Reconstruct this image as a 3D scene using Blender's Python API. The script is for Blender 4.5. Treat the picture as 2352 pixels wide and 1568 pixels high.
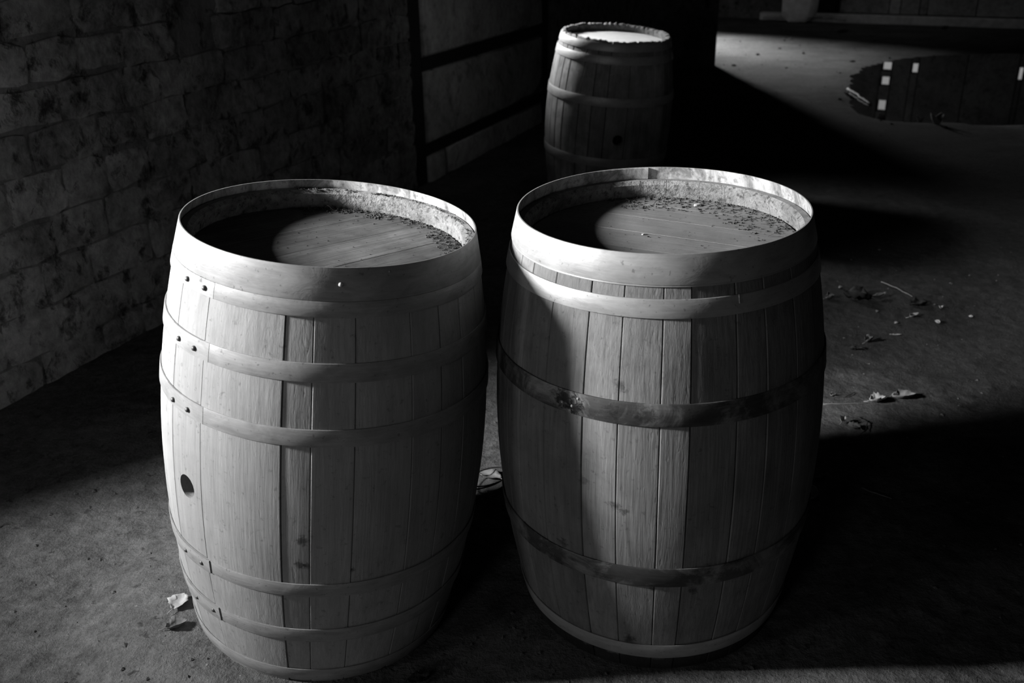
import bpy, bmesh, math, random
import numpy as np
from mathutils import Matrix, Vector, noise as mn

for o in list(bpy.data.objects):
    bpy.data.objects.remove(o)
scene = bpy.context.scene
COL = scene.collection
RNG = random.Random(7)
PI = math.pi
rad = math.radians

# ------------------------------------------------------------------ camera
F_PX, PITCH, ROLL, CAM_Z = 2200.0, 0.412136, -0.0159863, 1.48883
cam = bpy.data.cameras.new('camera')
camo = bpy.data.objects.new('camera', cam)
COL.objects.link(camo)
cp, sp, c_, s_ = math.cos(PITCH), math.sin(PITCH), math.cos(ROLL), math.sin(ROLL)
R0, U0, B0 = Vector((1, 0, 0)), Vector((0, sp, cp)), Vector((0, -cp, sp))
RX, UX = c_ * R0 + s_ * U0, -s_ * R0 + c_ * U0
m = Matrix((RX, UX, B0)).transposed().to_4x4()
m.translation = (0, 0, CAM_Z)
camo.matrix_world = m
cam.sensor_width = 36.0
cam.lens = 36.0 * F_PX / 2352.0
cam.clip_start, cam.clip_end = 0.05, 100
cam.dof.use_dof = True
cam.dof.focus_distance = 2.05
cam.dof.aperture_fstop = 5.0
scene.camera = camo

# ------------------------------------------------------------------ world, lights, exposure
world = bpy.data.worlds.new('overcast_sky')
scene.world = world
world.use_nodes = True
bg = world.node_tree.nodes['Background']
bg.inputs[0].default_value = (1, 1, 1, 1)
bg.inputs[1].default_value = 0.55

def area(name, loc, target, sx, sy, power, spread=180):
    l = bpy.data.lights.new(name, 'AREA')
    l.shape = 'RECTANGLE'
    l.size, l.size_y = sx, sy
    l.energy = power
    l.spread = rad(spread)
    o = bpy.data.objects.new(name, l)
    COL.objects.link(o)
    o.location = loc
    o.rotation_euler = (Vector(target) - Vector(loc)).to_track_quat('-Z', 'Y').to_euler()
    return o

area('doorway_daylight', (-3.2, 1.31, 1.98), (0.25, 2.2, 1.1), 0.34, 0.46, 118, 70)
area('near_left_fill', (-3.22, -0.30, 1.32), (-0.3, 1.9, 0.75), 0.55, 0.45, 2.2, 70)  # fill lamp added at near left to soften the left barrel's shading
area('front_fill', (-1.9, -1.98, 1.45), (-0.3, 1.9, 0.6), 0.7, 0.5, 12, 180)  # fill lamp added behind the camera to lift the barrels' front faces
area('side_window_daylight', (-1.06, 6.53, 2.02), (0.42, 5.48, 1.0), 0.40, 0.40, 19, 50)
area('far_opening_daylight', (1.72, 15.3, 1.5), (2.45, 12.7, 0.1), 0.7, 0.7, 84, 60)
area('kerb_fill', (5.4, 13.6, 2.9), (5.0, 15.6, 0.2), 0.8, 0.8, 2.4, 150)  # fill lamp added under the closed ceiling to brighten kerb and back wall

scene.view_settings.view_transform = 'Standard'
scene.view_settings.look = 'None'
scene.view_settings.exposure = 0.0
scene.view_settings.gamma = 1.0
scene.view_settings.use_curve_mapping = False
scene.cycles.use_denoising = True

# ------------------------------------------------------------------ helpers
def tag(o, label=None, cat=None, group=None, kind=None):
    if label: o['label'] = label
    if cat: o['category'] = cat
    if group: o['group'] = group
    if kind: o['kind'] = kind
    return o

def mesh_obj(name, verts, faces, mat=None, parent=None, smooth=False):
    me = bpy.data.meshes.new(name)
    me.from_pydata([tuple(v) for v in verts], [], faces)
    if smooth:
        me.polygons.foreach_set('use_smooth', [True] * len(me.polygons))
    me.update()
    o = bpy.data.objects.new(name, me)
    if mat: me.materials.append(mat)
    COL.objects.link(o)
    if parent: o.parent = parent
    return o

def link_mesh(name, me, parent=None):
    o = bpy.data.objects.new(name, me)
    COL.objects.link(o)
    if parent: o.parent = parent
    return o

def box(V, F, a, b):
    n = len(V)
    for z in (a[2], b[2]):
        for x, y in ((a[0], a[1]), (b[0], a[1]), (b[0], b[1]), (a[0], b[1])):
            V.append((x, y, z))
    F += [(n, n+3, n+2, n+1), (n+4, n+5, n+6, n+7), (n, n+1, n+5, n+4),
          (n+1, n+2, n+6, n+5), (n+2, n+3, n+7, n+6), (n+3, n, n+4, n+7)]

def tube(V, F, pts, radii, seg=6):
    pts = [Vector(p) for p in pts]
    if not hasattr(radii, '__len__'): radii = [radii] * len(pts)
    n0 = len(V)
    for i, p in enumerate(pts):
        t = (pts[min(i+1, len(pts)-1)] - pts[max(i-1, 0)]).normalized()
        a = t.cross(Vector((0, 0, 1)))
        if a.length < 1e-3: a = Vector((1, 0, 0))
        a.normalize(); b = t.cross(a)
        for k in range(seg):
            q = 2 * PI * k / seg
            V.append(tuple(p + radii[i] * (a * math.cos(q) + b * math.sin(q))))
    for i in range(len(pts) - 1):
        for k in range(seg):
            F.append((n0+i*seg+k, n0+i*seg+(k+1) % seg, n0+(i+1)*seg+(k+1) % seg, n0+(i+1)*seg+k))
    F.append(tuple(n0+k for k in range(seg))[::-1])
    F.append(tuple(n0+(len(pts)-1)*seg+k for k in range(seg)))

# ---- numpy value noise for the ground
def _hash(ix, iy, seed):
    h = (ix * 374761393 + iy * 668265263 + seed * 1442695041) & 0xffffffff
    h = ((h ^ (h >> 13)) * 1274126177) & 0xffffffff
    return ((h ^ (h >> 16)) & 0xffff) / 65535.0
def vnoise(x, y, seed=0):
    x = np.asarray(x, float); y = np.asarray(y, float)
    ix = np.floor(x).astype(np.int64); iy = np.floor(y).astype(np.int64)
    fx, fy = x - ix, y - iy
    fx = fx*fx*(3-2*fx); fy = fy*fy*(3-2*fy)
    a = _hash(ix, iy, seed); b = _hash(ix+1, iy, seed)
    c = _hash(ix, iy+1, seed); d = _hash(ix+1, iy+1, seed)
    return (a*(1-fx)+b*fx)*(1-fy) + (c*(1-fx)+d*fx)*fy - 0.5

# barrels: centre, rim radius, belly radius, height, tilt matrix (columns = local axes)
BARRELS = [
    dict(c=(-0.464545, 1.892365), r=0.2912, b=0.3485, h=0.950, n=(0.1075, -0.0052, 0.9942)),
    dict(c=(0.328187, 1.916949), r=0.2910, b=0.3542, h=0.9598, n=(-0.0200, -0.0249, 0.9995)),
    dict(c=(0.531773, 5.507622), r=0.2911, b=0.3528, h=0.9452, n=(0.0651, -0.0667, 0.9956)),
]
def sstep(a, b, x):
    t = np.clip((x - a) / (b - a), 0, 1)
    return t*t*(3-2*t)
def puddle_mask(x, y):
    q = np.abs((x-0.42*(y-8.3)-5.45)/2.65)**4 + np.abs((y-9.55)/2.1)**4
    q = q + 0.35*vnoise(x*1.1, y*1.1, 5) + 0.25*vnoise(x*3.1, y*3.1, 6)
    return 1 - sstep(0.75, 1.15, q)
def ground(x, y):
    x = np.asarray(x, float); y = np.asarray(y, float)
    z = 0.010*vnoise(x*2.1, y*2.1, 1) + 0.006*vnoise(x*6, y*6, 2) + 0.0042*vnoise(x*15, y*15, 3) \
        + 0.0034*vnoise(x*34, y*34, 4)
    lump = vnoise(x*22, y*22, 8) + 0.5*vnoise(x*45, y*45, 9)
    z = z + 0.007*np.clip(lump-0.33, 0, 1)
    for B in BARRELS:
        dx, dy = x-B['c'][0], y-B['c'][1]
        d = np.hypot(dx, dy)
        plane = -(B['n'][0]*dx + B['n'][1]*dy)/B['n'][2] - 0.0015
        w = 1 - sstep(0.30, 0.62, d)
        z = z*(1-w*0.75) + (plane + 0.004)*w
    z = z - 0.035*puddle_mask(x, y)
    return z
def gz(x, y):
    return float(ground(np.array([x]), np.array([y]))[0])

# ------------------------------------------------------------------ materials
class MatB:
    def __init__(self, name, rough=0.8, metal=0.0, spec=0.3):
        self.m = bpy.data.materials.new(name)
        self.m.use_nodes = True
        self.t = self.m.node_tree
        self.p = self.t.nodes['Principled BSDF']
        self.p.inputs['Roughness'].default_value = rough
        self.p.inputs['Metallic'].default_value = metal
        self.p.inputs['Specular IOR Level'].default_value = spec
    def n(self, kind, **kw):
        nd = self.t.nodes.new(kind)
        for k, v in kw.items(): setattr(nd, k, v)
        return nd
    def l(self, a, b): self.t.links.new(a, b)
    def coord(self, world=False):
        if world: return self.n('ShaderNodeNewGeometry').outputs['Position']
        return self.n('ShaderNodeTexCoord').outputs['Object']
    def scale(self, vec, sc, rot=(0, 0, 0)):
        mp = self.n('ShaderNodeMapping')
        mp.inputs['Scale'].default_value = sc
        mp.inputs['Rotation'].default_value = rot
        self.l(vec, mp.inputs[0]); return mp.outputs[0]
    def noise(self, vec, scale, detail=4, rough=0.6, dist=0.0):
        nd = self.n('ShaderNodeTexNoise')
        nd.inputs['Scale'].default_value = scale
        nd.inputs['Detail'].default_value = detail
        nd.inputs['Roughness'].default_value = rough
        nd.inputs['Distortion'].default_value = dist
        self.l(vec, nd.inputs['Vector']); return nd.outputs[0]
    def ramp(self, fac, stops):
        r = self.n('ShaderNodeValToRGB')
        e = r.color_ramp.elements
        while len(e) < len(stops): e.new(0.5)
        for el, (p, v) in zip(e, stops):
            el.position = p; el.color = (v, v, v, 1)
        self.l(fac, r.inputs[0]); return r.outputs[0]
    def math(self, op, a, b=None):
        nd = self.n('ShaderNodeMath', operation=op)
        for i, v in enumerate((a, b)):
            if v is None: continue
            if isinstance(v, (int, float)): nd.inputs[i].default_value = v
            else: self.l(v, nd.inputs[i])
        return nd.outputs[0]
    def attr(self, name):
        nd = self.n('ShaderNodeAttribute', attribute_type='OBJECT', attribute_name=name)
        return nd.outputs['Fac']
    def base(self, fac):
        cb = self.n('ShaderNodeCombineColor')
        for i in range(3): self.l(fac, cb.inputs[i])
        self.l(cb.outputs[0], self.p.inputs['Base Color'])
    def bump(self, h, strength, dist):
        b = self.n('ShaderNodeBump')
        b.inputs['Strength'].default_value = strength
        b.inputs['Distance'].default_value = dist
        self.l(h, b.inputs['Height']); self.l(b.outputs[0], self.p.inputs['Normal'])

def spot_mask(M, vec, spots):
    """1 away from the listed stains, falling to (1-depth) inside them."""
    out = None
    wob = M.noise(M.scale(vec, (1, 1, 1.3)), 85, 5, 0.7, 0.5)
    for (cx, cy, cz), r, depth in spots:
        d = M.n('ShaderNodeVectorMath', operation='DISTANCE')
        M.l(vec, d.inputs[0]); d.inputs[1].default_value = (cx, cy, cz)
        q = M.math('ADD', M.math('DIVIDE', d.outputs['Value'], r), M.math('MULTIPLY', M.math('SUBTRACT', wob, 0.5), 3.4))
        v = M.ramp(q, [(0.35, 1 - depth), (1.0, 1.0)])
        out = v if out is None else M.math('MULTIPLY', out, v)
    return out

def wood_mat(name, lo, hi, spots=(), bump=0.5, axis='z', blot=0.25, worn=None):
    M = MatB(name, rough=0.72, spec=0.28)
    v = M.coord()
    sc = (1, 1, 0.045) if axis == 'z' else (0.05, 1, 1)
    g = M.noise(M.scale(v, sc), 150, 5, 0.65)
    g2 = M.noise(M.scale(v, sc), 38, 4, 0.6, 0.3)
    bl = M.noise(v, 9, 5, 0.62, 0.4)
    f = M.math('ADD', M.math('MULTIPLY', g, 0.55), M.math('MULTIPLY', g2, 0.45))
    col = M.ramp(f, [(0.32, lo), (0.66, hi)])
    col = M.math('MULTIPLY', col, M.ramp(bl, [(0.30, 1 - blot), (0.62, 1.0)]))
    fine = M.noise(v, 70, 3, 0.7)
    col = M.math('MULTIPLY', col, M.ramp(fine, [(0.28, 0.62), (0.40, 1.0)]))
    tone = M.attr('tone')
    col = M.math('MULTIPLY', col, tone)
    if spots: col = M.math('MULTIPLY', col, spot_mask(M, v, spots))
    if worn:  # dark wood below a height on the barrel
        sx = M.n('ShaderNodeSeparateXYZ'); M.l(v, sx.inputs[0])
        h = M.math('ADD', sx.outputs[2], M.math('MULTIPLY', M.math('SUBTRACT', M.noise(M.scale(v, (1, 1, 0.25)), 28, 4), 0.5), worn * 0.9))
        col = M.math('MULTIPLY', col, M.ramp(M.math('DIVIDE', h, worn), [(0.72, 0.12), (1.0, 1.0)]))
    M.base(col)
    pit = M.ramp(M.noise(M.scale(v, (1, 1, 0.3) if axis == 'z' else (0.3, 1, 1)), 95, 2, 0.5), [(0.25, 0.0), (0.36, 1.0)])
    hgt = M.math('ADD', M.math('ADD', g, M.math('MULTIPLY', g2, 0.6)), M.math('MULTIPLY', pit, 0.28))
    M.bump(hgt, bump, 0.0022)
    return M.m

def hoop_mat(name, lo, hi, rust=0.0, spots=(), rough=0.5, metal=0.35):
    M = MatB(name, rough=rough, metal=metal, spec=0.4)
    v = M.coord()
    n1 = M.noise(M.scale(v, (1, 1, 2.2)), 17, 6, 0.62, 0.6)
    st = M.noise(M.scale(v, (0.25, 0.25, 4)), 60, 3, 0.6)
    f = M.math('ADD', M.math('MULTIPLY', n1, 0.7), M.math('MULTIPLY', st, 0.3))
    col = M.ramp(f, [(0.32, lo), (0.60, hi)])
    if rust:
        r = M.ramp(M.noise(v, 8, 6, 0.7, 0.8), [(0.44, 1 - rust), (0.58, 1.0)])
        col = M.math('MULTIPLY', col, r)
    sc = M.ramp(M.noise(v, 120, 2, 0.5), [(0.27, 0.6), (0.34, 1.0)])
    col = M.math('MULTIPLY', col, sc)
    if spots: col = M.math('MULTIPLY', col, spot_mask(M, v, spots))
    M.base(col)
    M.bump(M.math('ADD', n1, M.math('MULTIPLY', st, 0.25)), 0.35, 0.002)
    return M.m

def masonry_mat(name, lo, hi, pitdepth=0.75):
    M = MatB(name, rough=0.95, spec=0.12)
    v = M.coord(True)
    a = M.noise(v, 3.2, 7, 0.68, 0.5)
    b = M.noise(v, 21, 5, 0.7, 0.3)
    f = M.math('ADD', M.math('MULTIPLY', a, 0.6), M.math('MULTIPLY', b, 0.4))
    col = M.ramp(f, [(0.36, lo), (0.64, hi)])
    pits = M.ramp(M.noise(v, 11, 5, 0.66, 0.25), [(0.33, 1 - pitdepth), (0.46, 1.0)])
    col = M.math('MULTIPLY', col, pits)
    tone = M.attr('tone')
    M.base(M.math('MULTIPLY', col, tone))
    M.bump(M.math('ADD', M.math('MULTIPLY', f, 1.0), M.math('MULTIPLY', pits, 0.5)), 0.9, 0.015)
    return M.m

def plain_mat(name, v, rough=0.85, var=0.25, scale=30, spec=0.2, bump=0.3, bd=0.003):
    M = MatB(name, rough=rough, spec=spec)
    c = M.coord()
    n1 = M.noise(c, scale, 5, 0.62)
    M.base(M.ramp(n1, [(0.3, v*(1-var)), (0.7, min(1, v*(1+var)))]))
    M.bump(n1, bump, bd)
    return M.m

def ground_mat():
    M = MatB('packed_earth', rough=0.93, spec=0.15)
    v = M.coord(True)
    a = M.noise(v, 2.3, 6, 0.65, 0.4)
    b = M.noise(v, 24, 6, 0.7, 0.2)
    c = M.noise(v, 130, 3, 0.7)
    f = M.math('ADD', M.math('ADD', M.math('MULTIPLY', a, 0.4), M.math('MULTIPLY', b, 0.4)), M.math('MULTIPLY', c, 0.2))
    col = M.ramp(f, [(0.37, 0.026), (0.60, 0.112)])
    dark = M.ramp(M.noise(v, 33, 3, 0.6, 0.6), [(0.30, 0.45), (0.38, 1.0)])
    col = M.math('MULTIPLY', col, dark)
    pale = M.ramp(M.noise(v, 88, 2, 0.5), [(0.70, 1.0), (0.76, 1.9)])
    # dim light over the right floor painted into the earth colour
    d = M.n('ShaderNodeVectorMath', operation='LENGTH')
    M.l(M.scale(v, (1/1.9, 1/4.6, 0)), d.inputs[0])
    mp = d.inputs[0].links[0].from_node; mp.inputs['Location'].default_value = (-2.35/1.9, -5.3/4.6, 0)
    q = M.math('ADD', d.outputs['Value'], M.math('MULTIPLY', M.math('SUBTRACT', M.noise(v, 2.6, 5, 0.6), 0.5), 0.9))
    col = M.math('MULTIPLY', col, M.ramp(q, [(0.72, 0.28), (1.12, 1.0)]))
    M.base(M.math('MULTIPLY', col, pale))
    M.bump(M.math('ADD', M.math('MULTIPLY', b, 1.0), M.math('MULTIPLY', c, 0.25)), 0.7, 0.014)
    return M.m

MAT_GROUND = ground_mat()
MAT_BRICK = masonry_mat('weathered_brick', 0.06, 0.42)
MAT_MORTAR = masonry_mat('crumbled_mortar', 0.10, 0.26)
MAT_PLASTER = masonry_mat('dim_plaster', 0.18, 0.40, 0.4)
MAT_PLAIN = masonry_mat('sooty_masonry', 0.05, 0.13)
MAT_DARKWOOD = plain_mat('black_timber', 0.012, 0.8)
MAT_KERB = plain_mat('pale_kerb', 0.50, 0.85, scale=9)
MAT_STONE = plain_mat('pale_stone', 0.6, 0.9, scale=7, bump=0.6, bd=0.02)
MAT_LEAF_PALE = plain_mat('dry_pale_leaf', 0.28, 0.7, scale=60)
MAT_LEAF_MID = plain_mat('dry_brown_leaf', 0.12, 0.75, scale=60)
MAT_LEAF_DARK = plain_mat('dark_rotten_leaf', 0.02, 0.8, scale=60)
MAT_TWIG = plain_mat('pale_twig', 0.16, 0.8, scale=80)
MAT_TWIG_DARK = plain_mat('dark_twig', 0.025, 0.8, scale=80)
MAT_CLOD = plain_mat('earth_clod', 0.07, 0.95, scale=60)
MAT_CRUMB = plain_mat('dirt_crumb', 0.05, 0.95, scale=90)
MAT_INSIDE = None
MAT_LID = plain_mat('pale_lid', 0.40, 0.6, scale=40, bump=0.1)

# ------------------------------------------------------------------ ground
def axis(lo, hi, dlo, dhi, fine, grow=1.16, mx=0.5):
    pts = list(np.arange(dlo, dhi, fine))
    s, p = fine, dlo
    while p > lo:
        s = min(s*grow, mx); p -= s; pts.insert(0, p)
    s, p = fine, pts[-1]
    while p < hi:
        s = min(s*grow, mx); p += s; pts.append(p)
    return np.array(pts)
gx = axis(-6, 14, -1.75, 2.3, 0.0105, 1.10)
gy = axis(-4, 21, 1.35, 4.2, 0.0105, 1.035)
GX, GY = np.meshgrid(gx, gy)
GZ = ground(GX, GY)
nv = GX.size; nx, ny = len(gx), len(gy)
me = bpy.data.meshes.new('floor')
me.vertices.add(nv)
me.vertices.foreach_set('co', np.stack([GX, GY, GZ], -1).ravel())
ii = (np.arange(ny-1)[:, None]*nx + np.arange(nx-1)[None, :]).ravel()
quads = np.stack([ii, ii+1, ii+nx+1, ii+nx], 1).ravel()
me.loops.add(len(quads)); me.loops.foreach_set('vertex_index', quads)
me.polygons.add(len(ii)); me.polygons.foreach_set('loop_start', np.arange(len(ii))*4)
me.polygons.foreach_set('use_smooth', np.ones(len(ii), bool))
me.update(); me.validate()
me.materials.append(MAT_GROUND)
floor = bpy.data.objects.new('floor', me); COL.objects.link(floor)
tag(floor, 'packed bare earth floor with small clods and scratches', kind='structure')

# ------------------------------------------------------------------ walls
def wall(name, org, ang, length, height, thick, openings, mat, label=None, zlo=-0.12):
    """box wall; local x runs along it, local -y is its room side, openings = (x0,x1,z0,z1)"""
    xs = sorted({0.0, length} | {v for o in openings for v in o[:2]})
    zs = sorted({zlo, height} | {v for o in openings for v in o[2:]})
    V, Fc = [], []
    for i in range(len(xs)-1):
        for k in range(len(zs)-1):
            cx, cz = (xs[i]+xs[i+1])/2, (zs[k]+zs[k+1])/2
            if any(o[0] < cx < o[1] and o[2] < cz < o[3] for o in openings): continue
            box(V, Fc, (xs[i], 0, zs[k]), (xs[i+1], thick, zs[k+1]))
    w = mesh_obj(name, V, Fc, mat)
    w.location = (org[0], org[1], 0); w.rotation_euler = (0, 0, ang)
    w['tone'] = 1.0
    tag(w, label, kind='structure')
    return w

WA = rad(68.0); WD = Vector((math.cos(WA), math.sin(WA)))
W0 = Vector((-1.64, 3.16))
S_OFF = 5.2                                    # wall-local x = s + S_OFF
WORG = W0 - WD*S_OFF
H = 3.0
JAMB = 5.2 - 1.42
wall_left = wall('wall_left', WORG, WA, S_OFF + 8.3, H, 0.42,
                 [(JAMB - 0.77, JAMB, -0.12, 2.25), (S_OFF + 2.92, S_OFF + 3.40, 1.36, 2.15), (S_OFF - 4.05, S_OFF - 3.15, 0.85, 1.75)],  # last opening added to let the near left fill through
                 MAT_MORTAR, 'rough brick wall with worn plaster along the left')

# bricks laid one by one on the wall between the doorway and the timber post
def brick_mesh(seed):
    r = random.Random(seed)
    nxb, nzb = 5, 4
    V, Fc = [], []
    for j in range(nzb):
        for i in range(nxb):
            u, v = i/(nxb-1), j/(nzb-1)
            e = min(u, 1-u, v, 1-v)
            y = -1.0 + (0.45 if e == 0 else 0) + r.uniform(-0.30, 0.30)
            du = r.uniform(-.035, .035); dv = r.uniform(-.05, .05)
            if (u in (0, 1)) and (v in (0, 1)): du += (0.5-u)*r.uniform(0, .08); dv += (0.5-v)*r.uniform(0, .12)
            V.append((u-0.5+du, y, v-0.5+dv))
    for j in range(nzb-1):
        for i in range(nxb-1):
            a = j*nxb+i; Fc.append((a, a+1, a+nxb+1, a+nxb))
    ring = [i for i in range(nxb)] + [j*nxb+nxb-1 for j in range(1, nzb)] + \
           [(nzb-1)*nxb+i for i in range(nxb-2, -1, -1)] + [j*nxb for j in range(nzb-2, 0, -1)]
    b0 = len(V)
    for k in ring: V.append((V[k][0], 1.5, V[k][2]))
    L = len(ring)
    for k in range(L):
        Fc.append((ring[k], b0+k, b0+(k+1) % L, ring[(k+1) % L]))
    me = bpy.data.meshes.new('brick')
    me.from_pydata(V, [], Fc); me.update()
    me.polygons.foreach_set('use_smooth', [True]*len(me.polygons))
    me.materials.append(MAT_BRICK)
    return me
BM = [brick_mesh(k) for k in range(9)]
z = -0.03; row = 0; nb = 0
while z < 1.95:
    hh = 0.150 + RNG.uniform(-0.012, 0.012)
    s = -1.39 - RNG.uniform(0, 0.03)
    first = True
    while s < 2.80:
        ln = RNG.uniform(0.20, 0.34)
        if first and row % 2: ln *= 0.55
        first = False
        s1 = min(s + ln, 2.83)
        if 2.83 - s1 < 0.12: s1 = 2.83
        cs, cz = (s+s1)/2, z+hh/2
        if not (0.78 < cs < 1.12 and 1.06 < cz < 1.45):
            worn = float(sstep(0.2, 1.4, cs))
            pro = 0.011*(1-worn) + 0.005*worn
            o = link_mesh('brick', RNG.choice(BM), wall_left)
            gap = 0.006*(1-worn) + 0.003*worn
            bed = (RNG.uniform(0.015, 0.03) if RNG.random() < 0.22*(1-worn)+0.05 else gap)
            o.location = (S_OFF+cs, -0.012*worn + RNG.uniform(-0.005, 0.004), cz)
            o.scale = ((s1-s) - gap, pro, hh - bed)
            o.rotation_euler = (0, rad(RNG.uniform(-2, 2))*(1-worn), rad(RNG.uniform(-0.8, 0.8)))
            o['tone'] = RNG.uniform(0.8, 1.12) * (1.25-0.75*float(sstep(0.3, 2.4, cs))) * (1.5 if (1.10 < cs < 1.40 and 1.1 < cz < 1.4) else 1.0)  # tone drops along the wall: light falloff put into the brick colour
            nb += 1
        s = s1
    z += hh; row += 1

# timber post, rails and infill panels past the bricks
V, Fc = [], []; box(V, Fc, (S_OFF+2.845, -0.006, -0.05), (S_OFF+2.985, 0.05, H-0.02))
mesh_obj('timber_post', V, Fc, MAT_DARKWOOD, wall_left)
for z0, z1 in ((0.165, 0.235), (0.675, 0.755), (1.30, 1.36)):
    V, Fc = [], []; box(V, Fc, (S_OFF+2.985, -0.008, z0), (S_OFF+5.10, 0.05, z1))
    mesh_obj('timber_rail', V, Fc, MAT_DARKWOOD, wall_left)
V, Fc = [], []; box(V, Fc, (S_OFF+5.07, -0.010, -0.05), (S_OFF+5.22, 0.05, 1.36))
mesh_obj('timber_post', V, Fc, MAT_DARKWOOD, wall_left)
def panel(s0, s1, z0, z1, dep):
    nu, nvv = 10, 5
    V, Fc = [], []
    for j in range(nvv+1):
        for i in range(nu+1):
            e = (i in (0, nu)) or (j in (0, nvv))
            V.append((S_OFF+s0+(s1-s0)*i/nu, -dep+(0.012 if e else 0)+RNG.uniform(-.003, .003), z0+(z1-z0)*j/nvv))
    for j in range(nvv):
        for i in range(nu):
            a = j*(nu+1)+i; Fc.append((a, a+1, a+nu+2, a+nu+1))
    n0 = len(V); box(V, Fc, (S_OFF+s0, -dep+0.012, z0), (S_OFF+s1, 0.02, z1))
    o = mesh_obj('wall_panel', V, Fc, MAT_PLASTER, wall_left, True)
    o['tone'] = RNG.uniform(0.9, 1.1)
panel(3.0, 3.235, -0.03, 0.155, 0.030); panel(3.275, 5.05, -0.03, 0.155, 0.030)
panel(3.0, 5.05, 0.250, 0.665, 0.034)
panel(3.0, 5.05, 0.770, 1.295, 0.034)

# black pier and the side bay with the far opening
wall('wall_partition', (0.9, 10.81), 0.0, 1.37, H, 0.5, [], MAT_PLAIN, 'dark pier standing out from the left wall')
a2 = math.atan2(17.9-11.25, 2.12-1.66)
wall('wall_left_far', (1.66, 11.25), a2, 7.2, H, 0.36, [(3.0, 4.62, -0.12, 2.3)], MAT_PLAIN, 'far stretch of left wall behind the pier')
KD = Vector((2.72, -1.62)).normalized(); KA = math.atan2(KD.y, KD.x)
K = Vector((4.44, 16.1))
KO = 3.3
slits = [(1.60, 1.73, .55, .67), (1.605, 1.725, .77, .90), (1.60, 1.72, 1.13, 1.29),
         (2.03, 2.115, .55, .69), (3.50, 3.55, .53, .71)]
wb = wall('wall_back', K - KD*KO, KA, KO+9.2, H, 0.10,
          [(a+KO, b+KO, c, d) for a, b, c, d in slits] + [(KO+0.44, KO+0.84, 0.0, 2.0)], MAT_PLAIN,
          'dark boarded back wall with small square openings')
def wall_pt(s, off=0.0):
    n = Vector((KD.y, -KD.x))      # towards the room
    return K + KD*s + n*off
# broad boards of the back wall, one object each, with the openings left free
def board(s0, s1, z0, z1, tone):
    V, Fc = [], []; box(V, Fc, (s0+KO, -0.035, z0), (s1+KO, 0.0, z1))
    o = mesh_obj('wall_board', V, Fc, MAT_PLASTER, wb); o['tone'] = tone
edges = [0.86, 1.585, 1.75, 2.02, 2.13, 2.8, 3.49, 3.56, 4.4, 5.3, 6.2, 7.1, 8.0]
for a, b in zip(edges[:-1], edges[1:]):
    if (a, b) == (1.585, 1.75): cuts = [(.14, .54), (.68, .76), (.91, 1.12), (1.30, 2.4)]
    elif (a, b) == (2.02, 2.13): cuts = [(.14, .54), (.70, 2.4)]
    elif (a, b) == (3.49, 3.56): cuts = [(.14, .52), (.72, 2.4)]
    else: cuts = [(.14, 2.4)]
    for z0, z1 in cuts: board(a+0.008, b-0.008, z0, z1, RNG.uniform(0.75, 1.1))
# recessed dark doorway
V, Fc = [], []
box(V, Fc, (KO+0.40, 0.11, -0.05), (KO+0.88, 0.16, 2.05))
d1 = mesh_obj('door_1', V, Fc, MAT_DARKWOOD); d1.location = wb.location; d1.rotation_euler = wb.rotation_euler
tag(d1, 'narrow dark door set back in the far wall', kind='structure')
# kerb along the back wall
V, Fc = [], []
nseg = 16
for i in range(nseg+1):
    x = -0.35+KO + (8.6)*i/nseg
    j = RNG.uniform(-.006, .006)
    for y, zz in ((-0.16+j, -0.05), (-0.155+j, 0.105+j), (-0.145+j, 0.118+j), (-0.036, 0.122), (-0.036, -0.05)):
        V.append((x, y, zz))
for i in range(nseg):
    for k in range(5):
        a, b = i*5+k, i*5+(k+1) % 5
        Fc.append((a, a+5, b+5, b))
Fc += [(0, 1, 2, 3, 4), tuple(nseg*5+k for k in (4, 3, 2, 1, 0))]
kerb = mesh_obj('trim_1', V, Fc, MAT_KERB); kerb.location = wb.location; kerb.rotation_euler = wb.rotation_euler
tag(kerb, 'pale straight kerb along the foot of the back wall', kind='structure')
e = K + KD*9.2
wall('wall_right', (e.x, e.y), rad(-90), e.y + 2.2, H, 0.3, [], MAT_PLAIN, 'unlit right wall outside the view')
wall('wall_front', (e.x + 0.2, -1.75), rad(180), e.x + 4.4, H, 0.3, [(e.x+0.2+1.45, e.x+0.2+2.35, 1.1, 1.8)], MAT_PLAIN, 'unlit wall behind the viewpoint')  # opening added for the front fill lamp
V, Fc = [], []; box(V, Fc, (-5, -3, H), (14, 20, H+0.15))
ce = mesh_obj('ceiling', V, Fc, MAT_PLAIN); ce['tone'] = 1.0
tag(ce, 'dark ceiling above the view', kind='structure')
# unseen wall added outside the doorway to hold back most of the sky
wall('wall_sky_screen', (-5.6, -2.6), WA, 7.5, 2.9, 0.25, [], MAT_PLAIN, 'unseen dark screen wall added outside the doorway against sky light')

# puddle
PV, PF = [], []
px0, py0 = np.arange(2.3, 9.6, 0.1), np.arange(6.9, 12.1, 0.1)
idx = {}
for j, yy in enumerate(py0):
    for i, xx in enumerate(px0):
        if puddle_mask(xx, yy) > 0.01:
            idx[i, j] = len(PV); PV.append((xx, yy, 0.0))
for (i, j) in idx:
    q = [(i, j), (i+1, j), (i+1, j+1), (i, j+1)]
    if all(t in idx for t in q): PF.append(tuple(idx[t] for t in q))
M = MatB('still_water', rough=0.015, spec=0.5)
M.p.inputs['IOR'].default_value = 1.33
M.p.inputs['Base Color'].default_value = (0.004, 0.004, 0.004, 1)
pud = mesh_obj('puddle', PV, PF, M.m); pud.location = (0, 0, -0.010)
tag(pud, 'dark puddle reflecting small bright openings on the floor', 'puddle')

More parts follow.
